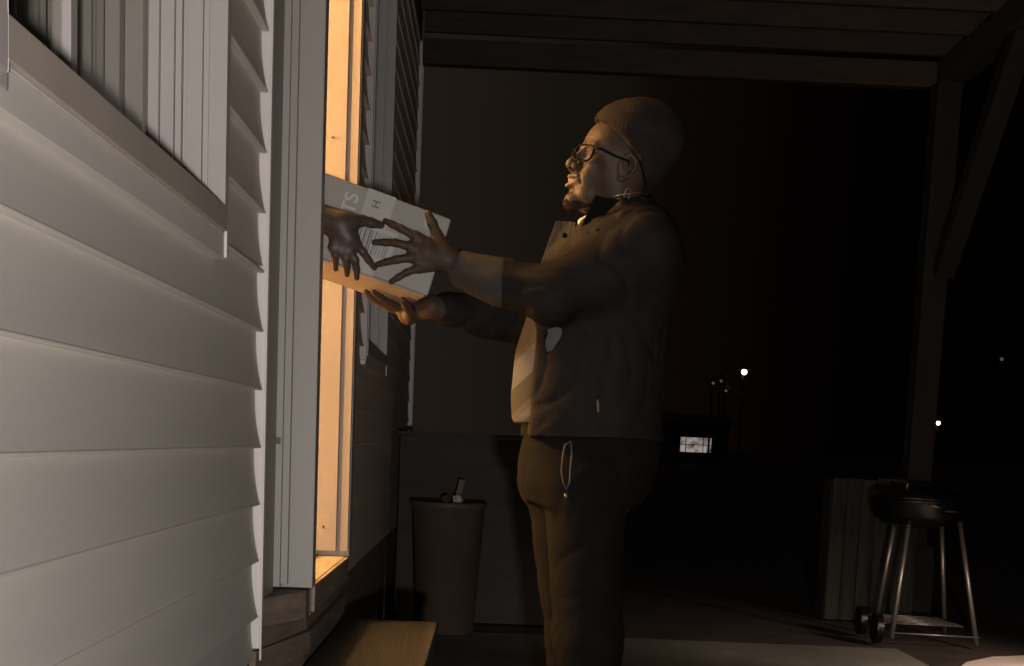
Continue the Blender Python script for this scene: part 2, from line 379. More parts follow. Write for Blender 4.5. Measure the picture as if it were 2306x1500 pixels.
# ---- windows: recess with stepped far jamb, drip sill, sash, glass, curtain
def window(Wd, name='window'):
    y0, y1, z0, z1 = Wd
    fr = under(boxes(name, [
        ((-.505, y1 - .022, z0), (-.474, y1 + .010, z1)), ((-.515, y1 - .020, z0), (-.5055, y1, z1)),
        ((-.542, y1 - .028, z0), (-.5155, y1, z1)), ((-.551, y1 - .012, z0), (-.5425, y1, z1)), ((-.562, y1 - .024, z0), (-.5515, y1, z1)),
        ((-.585, y1 - .034, z0), (-.5625, y1, z1)), ((-.60, y1 - .046, z0), (-.5855, y1, z1)), ((-.6045, y1 - .040, z0), (-.6005, y1, z1)), ((-.635, y1 - .075, z0), (-.605, y1, z1)),
        ((-.635, y0, z0), (-.505, y0 + .03, z1)), ((-.635, y0, z1 - .04), (-.480, y1, z1 + .003)),
        ((-.635, y0, z0 - .03), (-.506, y1, z0 + .004))], M['window_frame'], bevel=.0012), HP)
    s = box('sill', (-.505, y0 - .045, z0 - .022), (-.470, y1 - .023, z0 + .020), M['sillface'], bevel=.0015); sub(s, fr)
    s = boxes('sill_channel', [((-.504, y0 - .045, z0 - .024), (-.478, y1 - .004, z0 - .0225)),
                       ((-.505, y0 - .045, z0 - .066), (-.479, y1 + .0105, z0 - .0245)), ((-.4785, y1 - .004, z0 - .064), (-.4735, y1 + .0125, z0 - .012))], M['vinyl'], bevel=.0015); sub(s, fr)
    c = boxes('near_casing', [((-.505, y0 - .06, z0 - .05), (-.4735, y0 - .001, z1 + .04)), ((-.4732, y0 - .05, z0 - .035), (-.4695, y0 - .012, z1 + .03))], M['window_frame'], bevel=.0035); sub(c, fr)
    sub(boxes('sash', [((-.612, y0 + .03, z0 + .004), (-.586, y1 - .03, z0 + .05)), ((-.612, (y0 + y1)/2 + .02, z0 + .05), (-.586, (y0 + y1)/2 + .05, z1))], M['window_frame'], bevel=.001), fr)
    sub(box('pane', (-.600, y0 + .03, z0 + .05), (-.5975, y1 - .08, z1 - .04), glassm), fr)
    sub(boxes('inner_jamb', [((-.660, y1 - .105, z0), (-.636, y1 - .03, z1)), ((-.675, y1 - .135, z0), (-.664, y1 - .03, z1))], M['window_frame'], bevel=.001), fr)
    bm = bmesh.new(); n = 110; A = []; B = []
    for i in range(n):
        u = i/(n - 1); y = y1 - .58 + u*.44; x = -.668 + .016*math.sin(u*46 + 2*math.sin(u*9)) + .005*math.sin(u*131)
        A.append(bm.verts.new((x, y, z0 - .02))); B.append(bm.verts.new((x, y, z1)))
    for i in range(n - 1): bm.faces.new([A[i], A[i + 1], B[i + 1], B[i]])
    cu = finish(bm, 'curtain', M['curtain'], smooth=True); sub(cu, fr)
    sm = cu.modifiers.new('s', 'SOLIDIFY'); sm.thickness = .002
glassm = bpy.data.materials.new('window_glass'); glassm.use_nodes = True
gt = glassm.node_tree; gt.nodes.remove(gt.nodes['Principled BSDF'])
gtr = gt.nodes.new('ShaderNodeBsdfTransparent'); ggl = gt.nodes.new('ShaderNodeBsdfGlossy'); ggl.inputs['Roughness'].default_value = .05
gtr.inputs[0].default_value = (.9, .9, .88, 1); gmx = gt.nodes.new('ShaderNodeMixShader'); gmx.inputs[0].default_value = .07
gt.links.new(gtr.outputs[0], gmx.inputs[1]); gt.links.new(ggl.outputs[0], gmx.inputs[2]); gt.links.new(gmx.outputs[0], gt.nodes['Material Output'].inputs[0])
window(W1); window(W2)
under(boxes('roof', [((-5.6, -2.9, 3.52), (-.45, END + .3, 3.60)), ((-5.3, -2.6, 3.20), (-.49, END + .02, 3.519))], M['farwall']), HP)

# ---- doorstep
st = thing('doorstep', 'weathered brown wooden step below the lit doorway', 'step', (-.27, 3.3, 0))
T = Matrix.Rotation(rad(-2.5), 4, 'Z')
bm = bmesh.new()
def stp(x0, x1, y0, y1, z0, z1): add_box(bm, (x0, y0, z0), (x1, y1, z1))
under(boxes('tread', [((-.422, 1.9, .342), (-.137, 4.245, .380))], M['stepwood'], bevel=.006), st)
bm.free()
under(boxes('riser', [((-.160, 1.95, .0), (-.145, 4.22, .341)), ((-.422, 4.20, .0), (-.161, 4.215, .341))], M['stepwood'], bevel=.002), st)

# ================================================================== PORCH ROOF
porch = thing('porch_roof', 'dark timber porch roof with rafters over the patio', 'porch roof', (2.5, 4, 0))
under(box('end_beam', (-.47, 8.40, 3.03), (2.62, 8.48, 3.17), M['wood'], bevel=.004), porch)
under(box('header_beam', (2.46, -2.0, 3.032), (2.60, 8.395, 3.172), M['wood'], bevel=.004), porch)
y = 8.33
while y > -2:
    under(box('rafter', (-.46, y - .038, 3.175), (2.72, y, 3.315), M['wood'], bevel=.003), porch); y -= .42
bm = bmesh.new(); y = -2.2; 
while y < 8.6:
    add_box(bm, (-.46, y, 3.317), (2.80, y + .136, 3.337)); y += .14
bmesh.ops.recalc_face_normals(bm, faces=bm.faces); under(finish(bm, 'roof_boards', M['roofwood']), porch)
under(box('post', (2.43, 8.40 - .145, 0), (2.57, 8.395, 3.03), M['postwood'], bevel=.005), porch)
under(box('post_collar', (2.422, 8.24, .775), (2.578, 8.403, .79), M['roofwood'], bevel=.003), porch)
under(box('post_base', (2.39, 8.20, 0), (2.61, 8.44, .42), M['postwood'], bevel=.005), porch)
bm = bmesh.new()
v0 = Vector((2.54, 8.26, 1.98)); v1 = Vector((2.54, 7.25, 3.06))
d = (v1 - v0).normalized(); nrm = d.cross(Vector((1, 0, 0))).normalized()
for p in (v0, v1):
    for sx, sn in ((-1, -1), (1, -1), (1, 1), (-1, 1)): bm.verts.new(p + Vector((.055*sx, 0, 0)) + nrm*.055*sn)
bm.verts.ensure_lookup_table(); vs = bm.verts
for i in range(4): bm.faces.new([vs[i], vs[(i + 1) % 4], vs[4 + (i + 1) % 4], vs[4 + i]])
bm.faces.new([vs[i] for i in (3, 2, 1, 0)]); bm.faces.new([vs[i] for i in (4, 5, 6, 7)])
bmesh.ops.recalc_face_normals(bm, faces=bm.faces); under(finish(bm, 'brace', M['postwood'], bevel=.003), porch)

# ================================================================== THINGS ON THE DECK
lw = thing('low_wall', 'low dark plain wall closing the end of the patio behind the bin', 'wall', (.15, 7.2, 0))
under(box('panel', (-.45, 7.16, .004), (.58, 7.19, .934), M['lowwall'], bevel=.003), lw)
under(box('cap_rail', (-.46, 7.145, .936), (.60, 7.215, .955), M['lowwall'], bevel=.003), lw)
# kettle grill without lid
gx, gy = 2.20, 7.20
gr = thing('kettle_grill', 'black round kettle grill on slanted metal legs by the porch post', 'grill', (gx, gy, 0))
gc = (gx, gy, 0)
gc = (gx - .03, gy, -.022)
under(lathe('bowl', [(.02, .60), (.10, .603), (.165, .62), (.203, .66), (.218, .72), (.222, .735), (.222, .742), (.21, .742), (.20, .69), (.16, .645), (.02, .62)], gc, M['enamel']), gr)
under(lathe('lid', [(.225, .744), (.225, .752), (.205, .782), (.15, .806), (.02, .815)], gc, M['enamel']), gr)
legs = [((-.097, -.13, .62), (-.168, -.22, .02)), ((.157, -.13, .62), (.262, -.22, .0)), ((-.09, .13, .62), (-.135, .20, .05)), ((.148, .13, .62), (.235, .20, .0))]
for a, b in legs:
    under(tube('leg', [(gx + a[0], gy + a[1], a[2]), (gx + b[0], gy + b[1], b[2] + .01)], .0125, M['steel']), gr)
under(tube('axle', [(gx - .18, gy - .22, .06), (gx + .275, gy - .22, .052)], .005, M['steel']), gr)
bm = bmesh.new()
for k in range(7): add_tube(bm, [(gx - .20, gy - .19 + k*.06, .105), (gx + .19, gy - .19 + k*.06, .10)], .003, 6)
add_tube(bm, [(gx - .20, gy - .2, .105), (gx - .20, gy + .19, .105)], .004, 6); add_tube(bm, [(gx + .19, gy - .2, .10), (gx + .19, gy + .19, .10)], .004, 6)
under(finish(bm, 'rack', M['steel'], smooth=True), gr)
for sy in (-.19, .12):
    bm = bmesh.new(); bmesh.ops.create_cone(bm, cap_ends=True, segments=28, radius1=.075, radius2=.075, depth=.035, matrix=Matrix.Translation((gx - .235, gy + sy, .078)) @ Matrix.Rotation(rad(90), 4, 'Y'))
    under(finish(bm, 'wheel', M['enamel'], bevel=.004), gr)
under(tube('vent_tab', [(gx - .03, gy - .222, .700), (gx - .0, gy - .226, .694), (gx + .03, gy - .222, .688)], .006, M['steel']), gr)
under(tube('bowl_handle', [(gx + .03, gy - .20, .68), (gx + .03, gy - .26, .675), (gx + .14, gy - .24, .675), (gx + .14, gy - .16, .68)], .009, M['enamel']), gr)
under(tube('lid_hook', [(gx - .13, gy - .15, .765), (gx - .125, gy - .16, .805)], .006, M['steel']), gr)

# weathered vertical board box behind the grill
bxp = thing('plank_box', 'weathered grey box of vertical boards behind the black grill', 'wooden box', (2.1, 8.0, 0))
for i in range(6):
    w = .083; x0 = 1.925 + i*w; hgt = .80 + random.uniform(-.006, .006) - (.012 if i == 5 else 0)
    under(box('board', (x0 + .001, 7.96, .0), (x0 + w - .002, 7.98 + random.uniform(0, .006), hgt), M['greywood'], bevel=.004), bxp)
under(boxes('side_panel', [((1.925, 7.992, 0), (1.945, 8.19, .79)), ((2.36, 7.992, 0), (2.38, 8.19, .79)), ((1.946, 8.17, 0), (2.359, 8.19, .79))], M['greywood'], bevel=.003), bxp)

# tall tapering bin with junk in it
bc = at(1000, 1420, 6.75); bx, by = float(bc[0]), 6.78
bn = thing('waste_bin', 'tall brown tapering bin on the patio with a stick and litter poking out', 'bin', (bx, by, 0))
under(lathe('body', [(.135, .004), (.14, .01), (.172, .60), (.180, .605), (.182, .63), (.176, .632), (.170, .60), (.13, .05), (.02, .05)], (bx, by, 0), M['plastic']), bn)
q = at(1018, 1130, 6.80)
under(box('stick', (-.014, -.006, 0), (.014, .006, .22), mat('stick', (.20, .15, .115), .8, .3, 40, .2), bevel=.002, R=Matrix.Translation((q[0], 6.80, .52)) @ Matrix.Rotation(rad(12), 4, 'Y')), bn)
bm = bmesh.new(); bmesh.ops.create_icosphere(bm, subdivisions=2, radius=.024, matrix=Matrix.Translation((bx + .045, by - .06, .645)))
for v in bm.verts: v.co += Vector([random.uniform(-.007, .007) for _ in range(3)])
under(finish(bm, 'crumpled_paper', M['paper']), bn)
bm = bmesh.new(); bmesh.ops.create_icosphere(bm, subdivisions=2, radius=.02, matrix=Matrix.Translation((bx - .01, by - .05, .64)))
for v in bm.verts: v.co += Vector([random.uniform(-.008, .008) for _ in range(3)])
under(finish(bm, 'crumpled_wrapper', M['plastic']), bn)

# ================================================================== FAR HOUSES AND LAMPS
def far_house(px, py, Y, w, label, wins):
    c = at(px, py, Y); r = thing('house', label, 'house', (float(c[0]), Y + 3, 0))
    x = float(c[0])
    o = under(boxes('wall', [((x - w/2, Y + .02, 0), (x + w/2, Y + 6, 2.3))], M['farwall']), r)
    bm = bmesh.new(); vs = [bm.verts.new(p) for p in ((x - w/2 - .4, Y - .4, 2.3), (x + w/2 + .4, Y - .4, 2.3), (x + w/2 + .4, Y + 6.4, 2.3), (x - w/2 - .4, Y + 6.4, 2.3), (x - w/2 - .4, Y + 3, 2.9), (x + w/2 + .4, Y + 3, 2.9))]
    for f in ((0, 1, 5, 4), (2, 3, 4, 5), (0, 4, 3), (1, 2, 5), (3, 2, 1, 0)): bm.faces.new([vs[i] for i in f])
    under(finish(bm, 'roof', M['farwall']), r)
    for (a, b, c_, d_) in wins:
        p = at(a, b, Y); q = at(c_, d_, Y); p0 = min(p[0], q[0]); p1 = max(p[0], q[0]); z0 = min(p[2], q[2]); z1 = max(p[2], q[2])
        wf = boxes('window', [((p0 - .05, Y - .03, z0 - .05), (p1 + .05, Y + .019, z0)), ((p0 - .05, Y - .03, z1), (p1 + .05, Y + .019, z1 + .05)), ((p0 - .05, Y - .03, z0), (p0, Y + .019, z1)), ((p1, Y - .03, z0), (p1 + .05, Y + .019, z1))], M['farwall']); under(wf, r)
        pn = box('pane', (p0, Y + .004, z0), (p1, Y + .016, z1), M['litwin']); pn.parent = wf
        ml = [((p0, Y - .02, (z0 + z1)/2 - .01), (p1, Y + .003, (z0 + z1)/2 + .025))]
        for u, ww in ((.16, .05), (.72, .04), (.84, .02)):
            xx = p0 + u*(p1 - p0); ml.append(((xx, Y - .022, z0), (xx + ww, Y + .002, z1)))
        mm = boxes('glazing_bars', ml, M['farwall']); mm.parent = wf
m = bpy.data.materials.new('lit_window'); m.use_nodes = True; M['litwin'] = m
t = m.node_tree; b = t.nodes['Principled BSDF']; b.inputs['Base Color'].default_value = (.1, .1, .1, 1)
tc = t.nodes.new('ShaderNodeTexCoord'); nz = t.nodes.new('ShaderNodeTexNoise'); nz.inputs['Scale'].default_value = 1.6; rp = t.nodes.new('ShaderNodeValToRGB')
rp.color_ramp.elements[0].position = .38; rp.color_ramp.elements[0].color = (.03, .025, .02, 1); rp.color_ramp.elements[1].position = .62; rp.color_ramp.elements[1].color = (.33, .28, .26, 1)
t.links.new(tc.outputs['Object'], nz.inputs['Vector']); t.links.new(nz.outputs[0], rp.inputs[0]); t.links.new(rp.outputs[0], b.inputs['Emission Color']); b.inputs['Emission Strength'].default_value = 1
far_house(1568, 1000, 80, 3.6, 'distant dark house with one small lit window behind the man', [(1533, 984, 1601, 1020)])
def far_lamp(px, py, Y, r, m, label, name='lamp_post'):
    c = at(px, py, Y); x, z = float(c[0]), float(c[2])
    t = thing(name, label, 'lamp post', (x, Y, 0), 'distant lamp posts in the dark')
    under(tube('pole', [(x, Y + .2, 0), (x, Y + .2, z + .18), (x, Y + .1, z + .26), (x, Y, z + .22)], .035, M['farwall'], n=8), t)
    under(lathe('shade', [(.05, r*1.05 + .12), (.10, r + .06), (max(.16, r*1.3), r*.9), (max(.15, r*1.2), r*.85), (.02, r + .03)], (x, Y, z), M['farwall'], n=20), t)
    bm = bmesh.new(); bmesh.ops.create_icosphere(bm, subdivisions=3, radius=r, matrix=Matrix.Translation((x, Y, z)))
    under(finish(bm, 'bulb', m, smooth=True), t)
far_lamp(1676, 838, 44, .085, M['bulb'], 'brightest distant lamp, high above the lit window')
far_lamp(1606, 863, 46, .045, M['dimbulb'], 'faint distant lamp nearest to the man, left of the brightest lamp')
far_lamp(1624, 858, 48, .045, M['dimbulb'], 'faint distant lamp between two others, just left of the brightest lamp')
far_lamp(1635, 880, 44, .04, M['dimbulb'], 'faintest distant lamp, lowest of the three left of the brightest')
far_lamp(2113, 953, 42, .06, M['bulb'], 'small bright distant lamp beside the porch post')
far_lamp(2102, 946, 46, .05, M['bulb'], 'small distant lamp half hidden by the porch post')
far_lamp(2256, 809, 50, .06, M['dimbulb'], 'faint distant lamp near the right edge of the photo')
for o in COL.objects:
    if o.type == 'MESH' and o.name.startswith('rafter'): pass

# ================================================================== PARCEL
bR = Matrix.Rotation(rad(12), 3, 'Z') @ Matrix.Rotation(rad(15.6), 3, 'Y')
TR = at(1017, 494, 3.47); BRp = at(975, 668, 3.47)
ux = Vector(bR @ Vector((1, 0, 0))); uy = Vector(bR @ Vector((0, 1, 0))); uz = Vector(bR @ Vector((0, 0, 1)))
BW, BD, BH = .37, .33, .188
pc = Vector(TR) - ux*BW/2 - uz*BH/2 + uy*BD/2
parcel = thing('parcel', 'pale tilted shipping box handed over between the two people', 'box', tuple(pc - Vector((0, 0, .12))))
PM = Matrix.Translation(pc) @ bR.to_4x4()
def pbox(name, lo, hi, m, bevel=0):
    return under(box(name, lo, hi, m, bevel=bevel, R=PM), parcel)
pbox('carton', (-BW/2, -BD/2, -BH/2), (BW/2, BD/2, BH/2), M['carton'], .005)
fy = -BD/2
pbox('bottom_flap', (-BW/2 + .004, -BD/2 + .004, -BH/2 - .0045), (BW/2 - .008, -.002, -BH/2 - .0005), M['carton'], .001)
pbox('bottom_flap', (-BW/2 + .004, .002, -BH/2 - .0045), (BW/2 - .02, BD/2 - .004, -BH/2 - .0005), M['carton'], .001)
pbox('tape', (-.022, fy - .0012, -.095), (.046, fy - .0002, .0955), M['tape'])
pbox('address_label', (-.075, fy - .0022, -.062), (.075, fy - .0014, .018), M['tape'])
bm = bmesh.new(); x = -.068
while x < .066:
    w = random.choice((.0015, .003, .0045)); add_box(bm, (x, fy - .0034, -.05), (x + w, fy - .0026, .006), PM); x += w + random.choice((.002, .0035, .006))
under(finish(bm, 'barcode', M['print_dark']), parcel)
def text(name, s, size, loc, m, rot=0):
    cu = bpy.data.curves.new(name, 'FONT'); cu.body = s; cu.size = size; cu.align_x = 'CENTER'; cu.align_y = 'CENTER'; cu.extrude = .0003; cu.offset = size*.02
    o = bpy.data.objects.new(name, cu); COL.objects.link(o); bpy.context.view_layer.update()
    me = bpy.data.meshes.new_from_object(o.evaluated_get(bpy.context.evaluated_depsgraph_get())); COL.objects.unlink(o); bpy.data.objects.remove(o)
    me.transform(PM @ Matrix.Translation(loc) @ Matrix.Rotation(rad(90), 4, 'X') @ Matrix.Rotation(rad(rot), 4, 'Z'))
    me.materials.clear(); me.materials.append(m)
    o = bpy.data.objects.new(name, me); COL.objects.link(o); under(o, parcel)
text('lettering', 'TS', .046, (-.052, fy - .002, .047), M['print_light'], 90)
text('tape_mark', 'H', .026, (.006, fy - .003, .065), M['print_dark'], 90)
pbox('sheen_patch', (.125, fy - .001, .055), (.165, fy - .0002, .072), M['tape'])

# ================================================================== THE MAN WITH THE PARCEL
YB = 3.62; S = YB/F          # metres per photo pixel at his depth
def B(px, py, Y=YB): return at(px, py, Y)
feet_z = 0.0
man = thing('person', 'man in dark beanie, glasses and brown jacket reaching out to a parcel', 'person', (float(B(1320, 1000)[0]), YB, 0))
# --- head in its own frame
phi, pit = rad(18), rad(18)
f0 = nd((-math.cos(phi), -math.sin(phi), 0)); l0 = nd((math.sin(phi), -math.cos(phi), 0)); u0 = nd((0, 0, 1))
fH = f0*math.cos(pit) + u0*math.sin(pit); uH = u0*math.cos(pit) - f0*math.sin(pit)
HR = np.stack([fH, l0, uH], 1)          # columns: local axes in world
HO = B(1377, 384); HS = nd((.90, 1.0, 1.10))
def HL(x, y, z): return HO + HR@(nd((x, y, z))*HS)
def head_sdf(P):
    p = ((P - HO)@HR)/HS; q = p.copy(); q[..., 1] = np.abs(p[..., 1])
    E = lambda c, r: ell(q, c, r)
    d = ell(p, (-.012, 0, .034), (.098, .076, .088))
    d = smin(d, E((.045, 0, .035), (.052, .060, .062)), .02)
    d = smin(d, E((.042, 0, -.03), (.052, .054, .072)), .02)
    d = smin(d, E((.030, .030, -.075), (.052, .026, .030)), .022)          # jaw
    d = smin(d, E((.078, 0, -.098), (.022, .024, .019)), .016)               # chin
    d = smin(d, E((.066, .042, -.020), (.022, .019, .018)), .016)            # cheekbone
    d = smin(d, E((.071, .034, -.045), (.019, .017, .020)), .012)            # smiling cheek
    d = smin(d, cone(q, (.082, .040, .020), (.096, .006, .020), .0085, .0085), .012)
    d = smax(d, -E((.098, .031, .002), (.019, .017, .011)), .010)            # eye socket
    d = smin(d, ell(q, (.0785, .031, .001), (.0125, .0135, .0115)), .003)
    d = smin(d, cone(q, (.090, .021, .0095), (.084, .043, .006), .0035, .003), .003)   # upper lid
    d = smin(d, cone(q, (.089, .022, -.0085), (.083, .042, -.006), .004, .003), .004)
    d = smin(d, cone(q, (.096, 0, .010), (.116, 0, -.022), .0075, .0105), .010)        # nose
    d = smin(d, E((.117, 0, -.027), (.0125, .0125, .0105)), .006)
    d = smin(d, E((.105, .014, -.030), (.011, .0075, .0085)), .005)
    d = smax(d, -E((.111, .007, -.0385), (.006, .0035, .004)), .003)
    d = smin(d, E((.086, 0, -.056), (.021, .028, .020)), .012)              # muzzle
    d = smin(d, cone(q, (.088, .0245, -.0500), (.107, .003, -.0525), .0032, .0058), .004)   # upper lip
    d = smin(d, cone(q, (.087, .0235, -.0570), (.1045, .0, -.0745), .0034, .0070), .004)   # lower lip
    d = smax(d, -cone(q, (.090, .026, -.0535), (.120, 0, -.0635), .0022, .0068), .002)
    d = smax(d, -cone(q, (.105, 0, -.083), (.092, .014, -.084), .005, .003), .008)
    d = smax(d, -cone(q, (.100, .019, -.030), (.082, .036, -.064), .0028, .0022), .006)    # smile fold
    # ears
    ea = [(.004, .074, .018), (-.010, .082, .026), (-.026, .086, .018), (-.030, .086, .000), (-.022, .083, -.018), (-.008, .078, -.030), (.000, .074, -.030)]
    d = smin(d, E((-.006, .072, -.002), (.017, .008, .026)), .006)
    d = smin(d, chain(q, [nd(e) for e in ea], [.0038, .0042, .0046, .0044, .0042, .0056, .005], .003), .003)
    d = smin(d, chain(q, [nd(e) for e in [(-.012, .080, .010), (-.019, .083, .0), (-.012, .079, -.016)]], [.0028, .003, .003], .003), .003)
    d = smin(d, cone(q, (.004, .074, -.002), (.002, .075, -.008), .0045, .004), .003)
    # neck
    nk = ((B(1425, 560) - HO)@HR)/HS
    nk[1] = 0
    d = smin(d, cone(p, (-.030, 0, -.035), nk, .060, .062), .025)
    return d*.95
E_ = []
hlo = HO + nd((-.17, -.15, -.21)); hhi = HO + nd((.17, .15, .16))
E_.append(sdf_mesh(head_sdf, hlo, hhi, .0022))

# --- near (left) hand, seen from its back, spread on the carton
def hand_sdf(P, wrist, palm, fingers, thumb, pr=.021, fr=.0088, thick=.8):
    d = None
    wrist = nd(wrist)
    for kn in fingers:
        k0 = nd(kn[0]); e = cone(P, wrist + (k0 - wrist)*.12, k0, pr*.95, pr*.62); d = e if d is None else smin(d, e, .012)
    e = cone(P, wrist, palm, pr*1.05, pr*1.15); d = smin(d, e, .015)
    for kn in fingers:
        g = kn[-1] if isinstance(kn[-1], float) else 1.
        pts = [nd(a) for a in kn if not isinstance(a, float)]
        rs = [fr*1.18*g, fr*1.04*g, fr*.95*g, fr*.80*g][:len(pts)] if len(pts) > 3 else [fr*1.18*g, fr*1.02*g, fr*.80*g]
        d = smin(d, chain(P, pts, rs, .004), .006)
    pts = [nd(a) for a in thumb]; rs = [.020, .0125, .0115, .0088]
    d = smin(d, chain(P, pts, rs[:len(pts)], .006), .012)
    return d
def fpath(pl, ys): return [at(p[0], p[1], y) for p, y in zip(pl, ys)]
Yc = lambda px: 3.47 - .17*.0 + ((px - 1017)/920)*.17 - .0   # carton's near face depth along the photo row
def fy_(px, off): return Yc(px) - off
def FP(*pts): return [at(x, y, fy_(x, o_)) for x, y, o_ in pts]
nw = at(1016, 586, 3.455)
near_fingers = [
    FP((938, 533, .030), (903, 515, .027), (884, 506, .019), (868, 498, .010)),
    FP((926, 556, .030), (890, 547, .030), (866, 546, .020), (843, 546, .010)),
    FP((928, 580, .030), (893, 585, .028), (871, 590, .019), (850, 596, .010)),
    FP((944, 604, .028), (915, 614, .025), (897, 625, .018), (880, 635, .010)) + [.9]]
near_thumb = FP((1000, 560, .026), (984, 528, .022), (974, 504, .016), (965, 482, .010))
def near_hand(P):
    d = hand_sdf(P, nw, at(965, 568, Yc(965) - .026), near_fingers, near_thumb)
    return smin(d, cone(P, nw, at(1075, 606, 3.47), .027, .031), .012)
def bounds(pts, pad):
    A = np.array([p for p in pts]); return A.min(0) - pad, A.max(0) + pad
allp = [nw, at(1075, 606, 3.47)] + [p for f_ in near_fingers for p in f_ if not isinstance(p, float)] + near_thumb
lo, hi = bounds(allp, .045); E_.append(sdf_mesh(near_hand, lo, hi, .0020))
# --- far (right) hand, palm up under the carton
def on_bottom(u, v, off): return nd(PM @ Vector((u, v, -BH/2 - .005 - off)))
fw = at(975, 690, 3.64)
far_fingers = [
    [on_bottom(.165, .06, .018), on_bottom(.125, .035, .016), on_bottom(.098, .015, .013), on_bottom(.076, .00, .009)],
    [on_bottom(.165, .085, .018), on_bottom(.12, .07, .016), on_bottom(.088, .055, .013), on_bottom(.062, .045, .009)],
    [on_bottom(.17, .11, .018), on_bottom(.13, .105, .017), on_bottom(.098, .10, .013), on_bottom(.072, .095, .009)],
    [on_bottom(.175, .13, .018), on_bottom(.142, .134, .017), on_bottom(.116, .134, .013), on_bottom(.096, .134, .009), .9]]
far_thumb = [on_bottom(.185, .05, .026), on_bottom(.175, .01, .020), on_bottom(.16, -.025, .015), on_bottom(.145, -.05, .010)]
def far_hand(P):
    d = hand_sdf(P, fw, on_bottom(.185, .09, .024), far_fingers, far_thumb)
    return smin(d, cone(P, fw, at(1060, 715, 3.70), .027, .031), .012)
allp = [fw, at(1060, 715, 3.70)] + [p for f_ in far_fingers for p in f_ if not isinstance(p, float)] + far_thumb
lo, hi = bounds(allp, .045); E_.append(sdf_mesh(far_hand, lo, hi, .0022))

# --- body under the clothes
def Z(py, px=1350): return float(B(px, py)[2])
def X(px, py): return float(B(px, py)[0])
def secs(rows, p=0): return [(Z(y), X(a, y), X(b, y), YB - w0, YB + w1) for y, a, b, w0, w1 in rows]
core = secs([(480, 1345, 1475, .10, .10), (560, 1280, 1500, .17, .17), (700, 1240, 1470, .16, .16), (850, 1210, 1465, .15, .15), (985, 1215, 1460, .15, .15), (1090, 1230, 1440, .15, .15)])
knee_n = at(1322, 1440, 3.50); ank_n = (float(B(1345, 1500)[0]), 3.50, .09)
knee_f = at(1292, 1432, 3.74); ank_f = (float(B(1310, 1500)[0]), 3.76, .09)
hip_n, hip_f = B(1345, 1080, 3.53), B(1315, 1080, 3.71)
sh_n, el_n, wr_n = B(1445, 545, 3.44), at(1232, 668, 3.38), at(1042, 606, 3.462)
sh_f, el_f, wr_f = B(1400, 560, 3.80), at(1180, 730, 3.80), at(988, 692, 3.655)
def body_core(P):
    d = loft(P, core)
    for hp, kn, an in ((hip_n, knee_n, ank_n), (hip_f, knee_f, ank_f)):
        d = smin(d, cone(P, hp, kn, .075, .055), .03); d = smin(d, cone(P, kn, an, .055, .038), .02)
        d = smin(d, cone(P, (an[0], an[1], .05), (an[0] - .14, an[1], .035), .04, .03), .02)
    for s_, e_, w_ in ((sh_n, el_n, wr_n), (sh_f, el_f, wr_f)):
        d = smin(d, cone(P, s_, e_, .042, .032), .02); d = smin(d, cone(P, e_, w_, .032, .026), .01)
    return d
E_.append(sdf_mesh(body_core, nd((-.25, 3.2, -.02)), nd((.60, 4.0, 1.62)), .011))
def skinmat(C):
    p = ((C - HO)@HR)/HS; y = np.abs(p[:, 1])
    lips = (p[:, 0] > .088) & (y < .024) & (p[:, 2] < -.0485) & (p[:, 2] > -.0765)
    return lips.astype(int)
V, Q = E_[0]
me = None
def const(v): return lambda P: v
body = None
def make_multi(name, parts, ms, matfn, parent):
    V = np.concatenate([p[0] for p in parts]); off = 0; Qs = []
    for p in parts: Qs.append(p[1] + off); off += len(p[0])
    Q = np.concatenate(Qs); me = bpy.data.meshes.new(name); me.from_pydata(V.tolist(), [], Q.tolist())
    for k in ms: me.materials.append(k)
    me.polygons.foreach_set('use_smooth', [True]*len(me.polygons))
    if matfn is not None: me.polygons.foreach_set('material_index', matfn(V[Q].mean(1)).astype(int).tolist())
    me.update(); o = bpy.data.objects.new(name, me); COL.objects.link(o); under(o, parent); return o
body = make_multi('body', E_, [M['skin'], M['lips']], skinmat, man)

# --- beanie
bq = [B(1322, 284), B(1352, 282), B(1402, 356), B(1452, 425)]
brim = np.array([(X(x, y), Z(y)) for x, y in ((1300, 290), (1322, 279), (1343, 273), (1362, 289), (1384, 313), (1410, 343), (1432, 366), (1452, 420), (1480, 432))])
def beanie(P):
    d = ell(P, B(1427, 322, YB), (.114, .098, .108))
    d = smin(d, ell(P, B(1482, 305, YB), (.062, .072, .066)), .03)
    d = smin(d, ell(P, B(1444, 380, YB), (.046, .070, .050)), .03)
    zb = np.interp(P[..., 0], brim[:, 0], brim[:, 1])
    an_ = np.arctan2(P[..., 1] - YB, P[..., 0] - X(1440, 322)); d = d + .0006*np.sin(an_*64)
    return smax(d, (zb - P[..., 2])*.8, .007)
sdf_obj('beanie', beanie, B(1427, 322) - .22, B(1427, 322) + .22, .003, M['beanie'], man, folds=(.005, (12, 12, 20)))

def beard(P):
    p = ((P - HO)@HR)/HS; q = p.copy(); q[..., 1] = np.abs(p[..., 1])
    d = ell(q, (.078, 0, -.107), (.022, .022, .015)); d = smin(d, cone(q, (.070, .015, -.108), (.030, .045, -.092), .011, .008), .01)
    return d*.95
sdf_obj('beard', beard, B(1300, 450) - .09, B(1300, 450) + .11, .0028, mat('beard', (.024, .017, .0125), .95, .8, 300, spec=.05), man, folds=(.0025, (90, 90, 90)))
sdf_obj('teeth', lambda P: ell(((P - HO)@HR)/HS, (.088, 0, -.0600), (.0175, .0185, .0050))*.9, HL(.09, 0, -.058) - .04, HL(.09, 0, -.058) + .04, .0016, mat('teeth', (.38, .33, .27), .35), man)
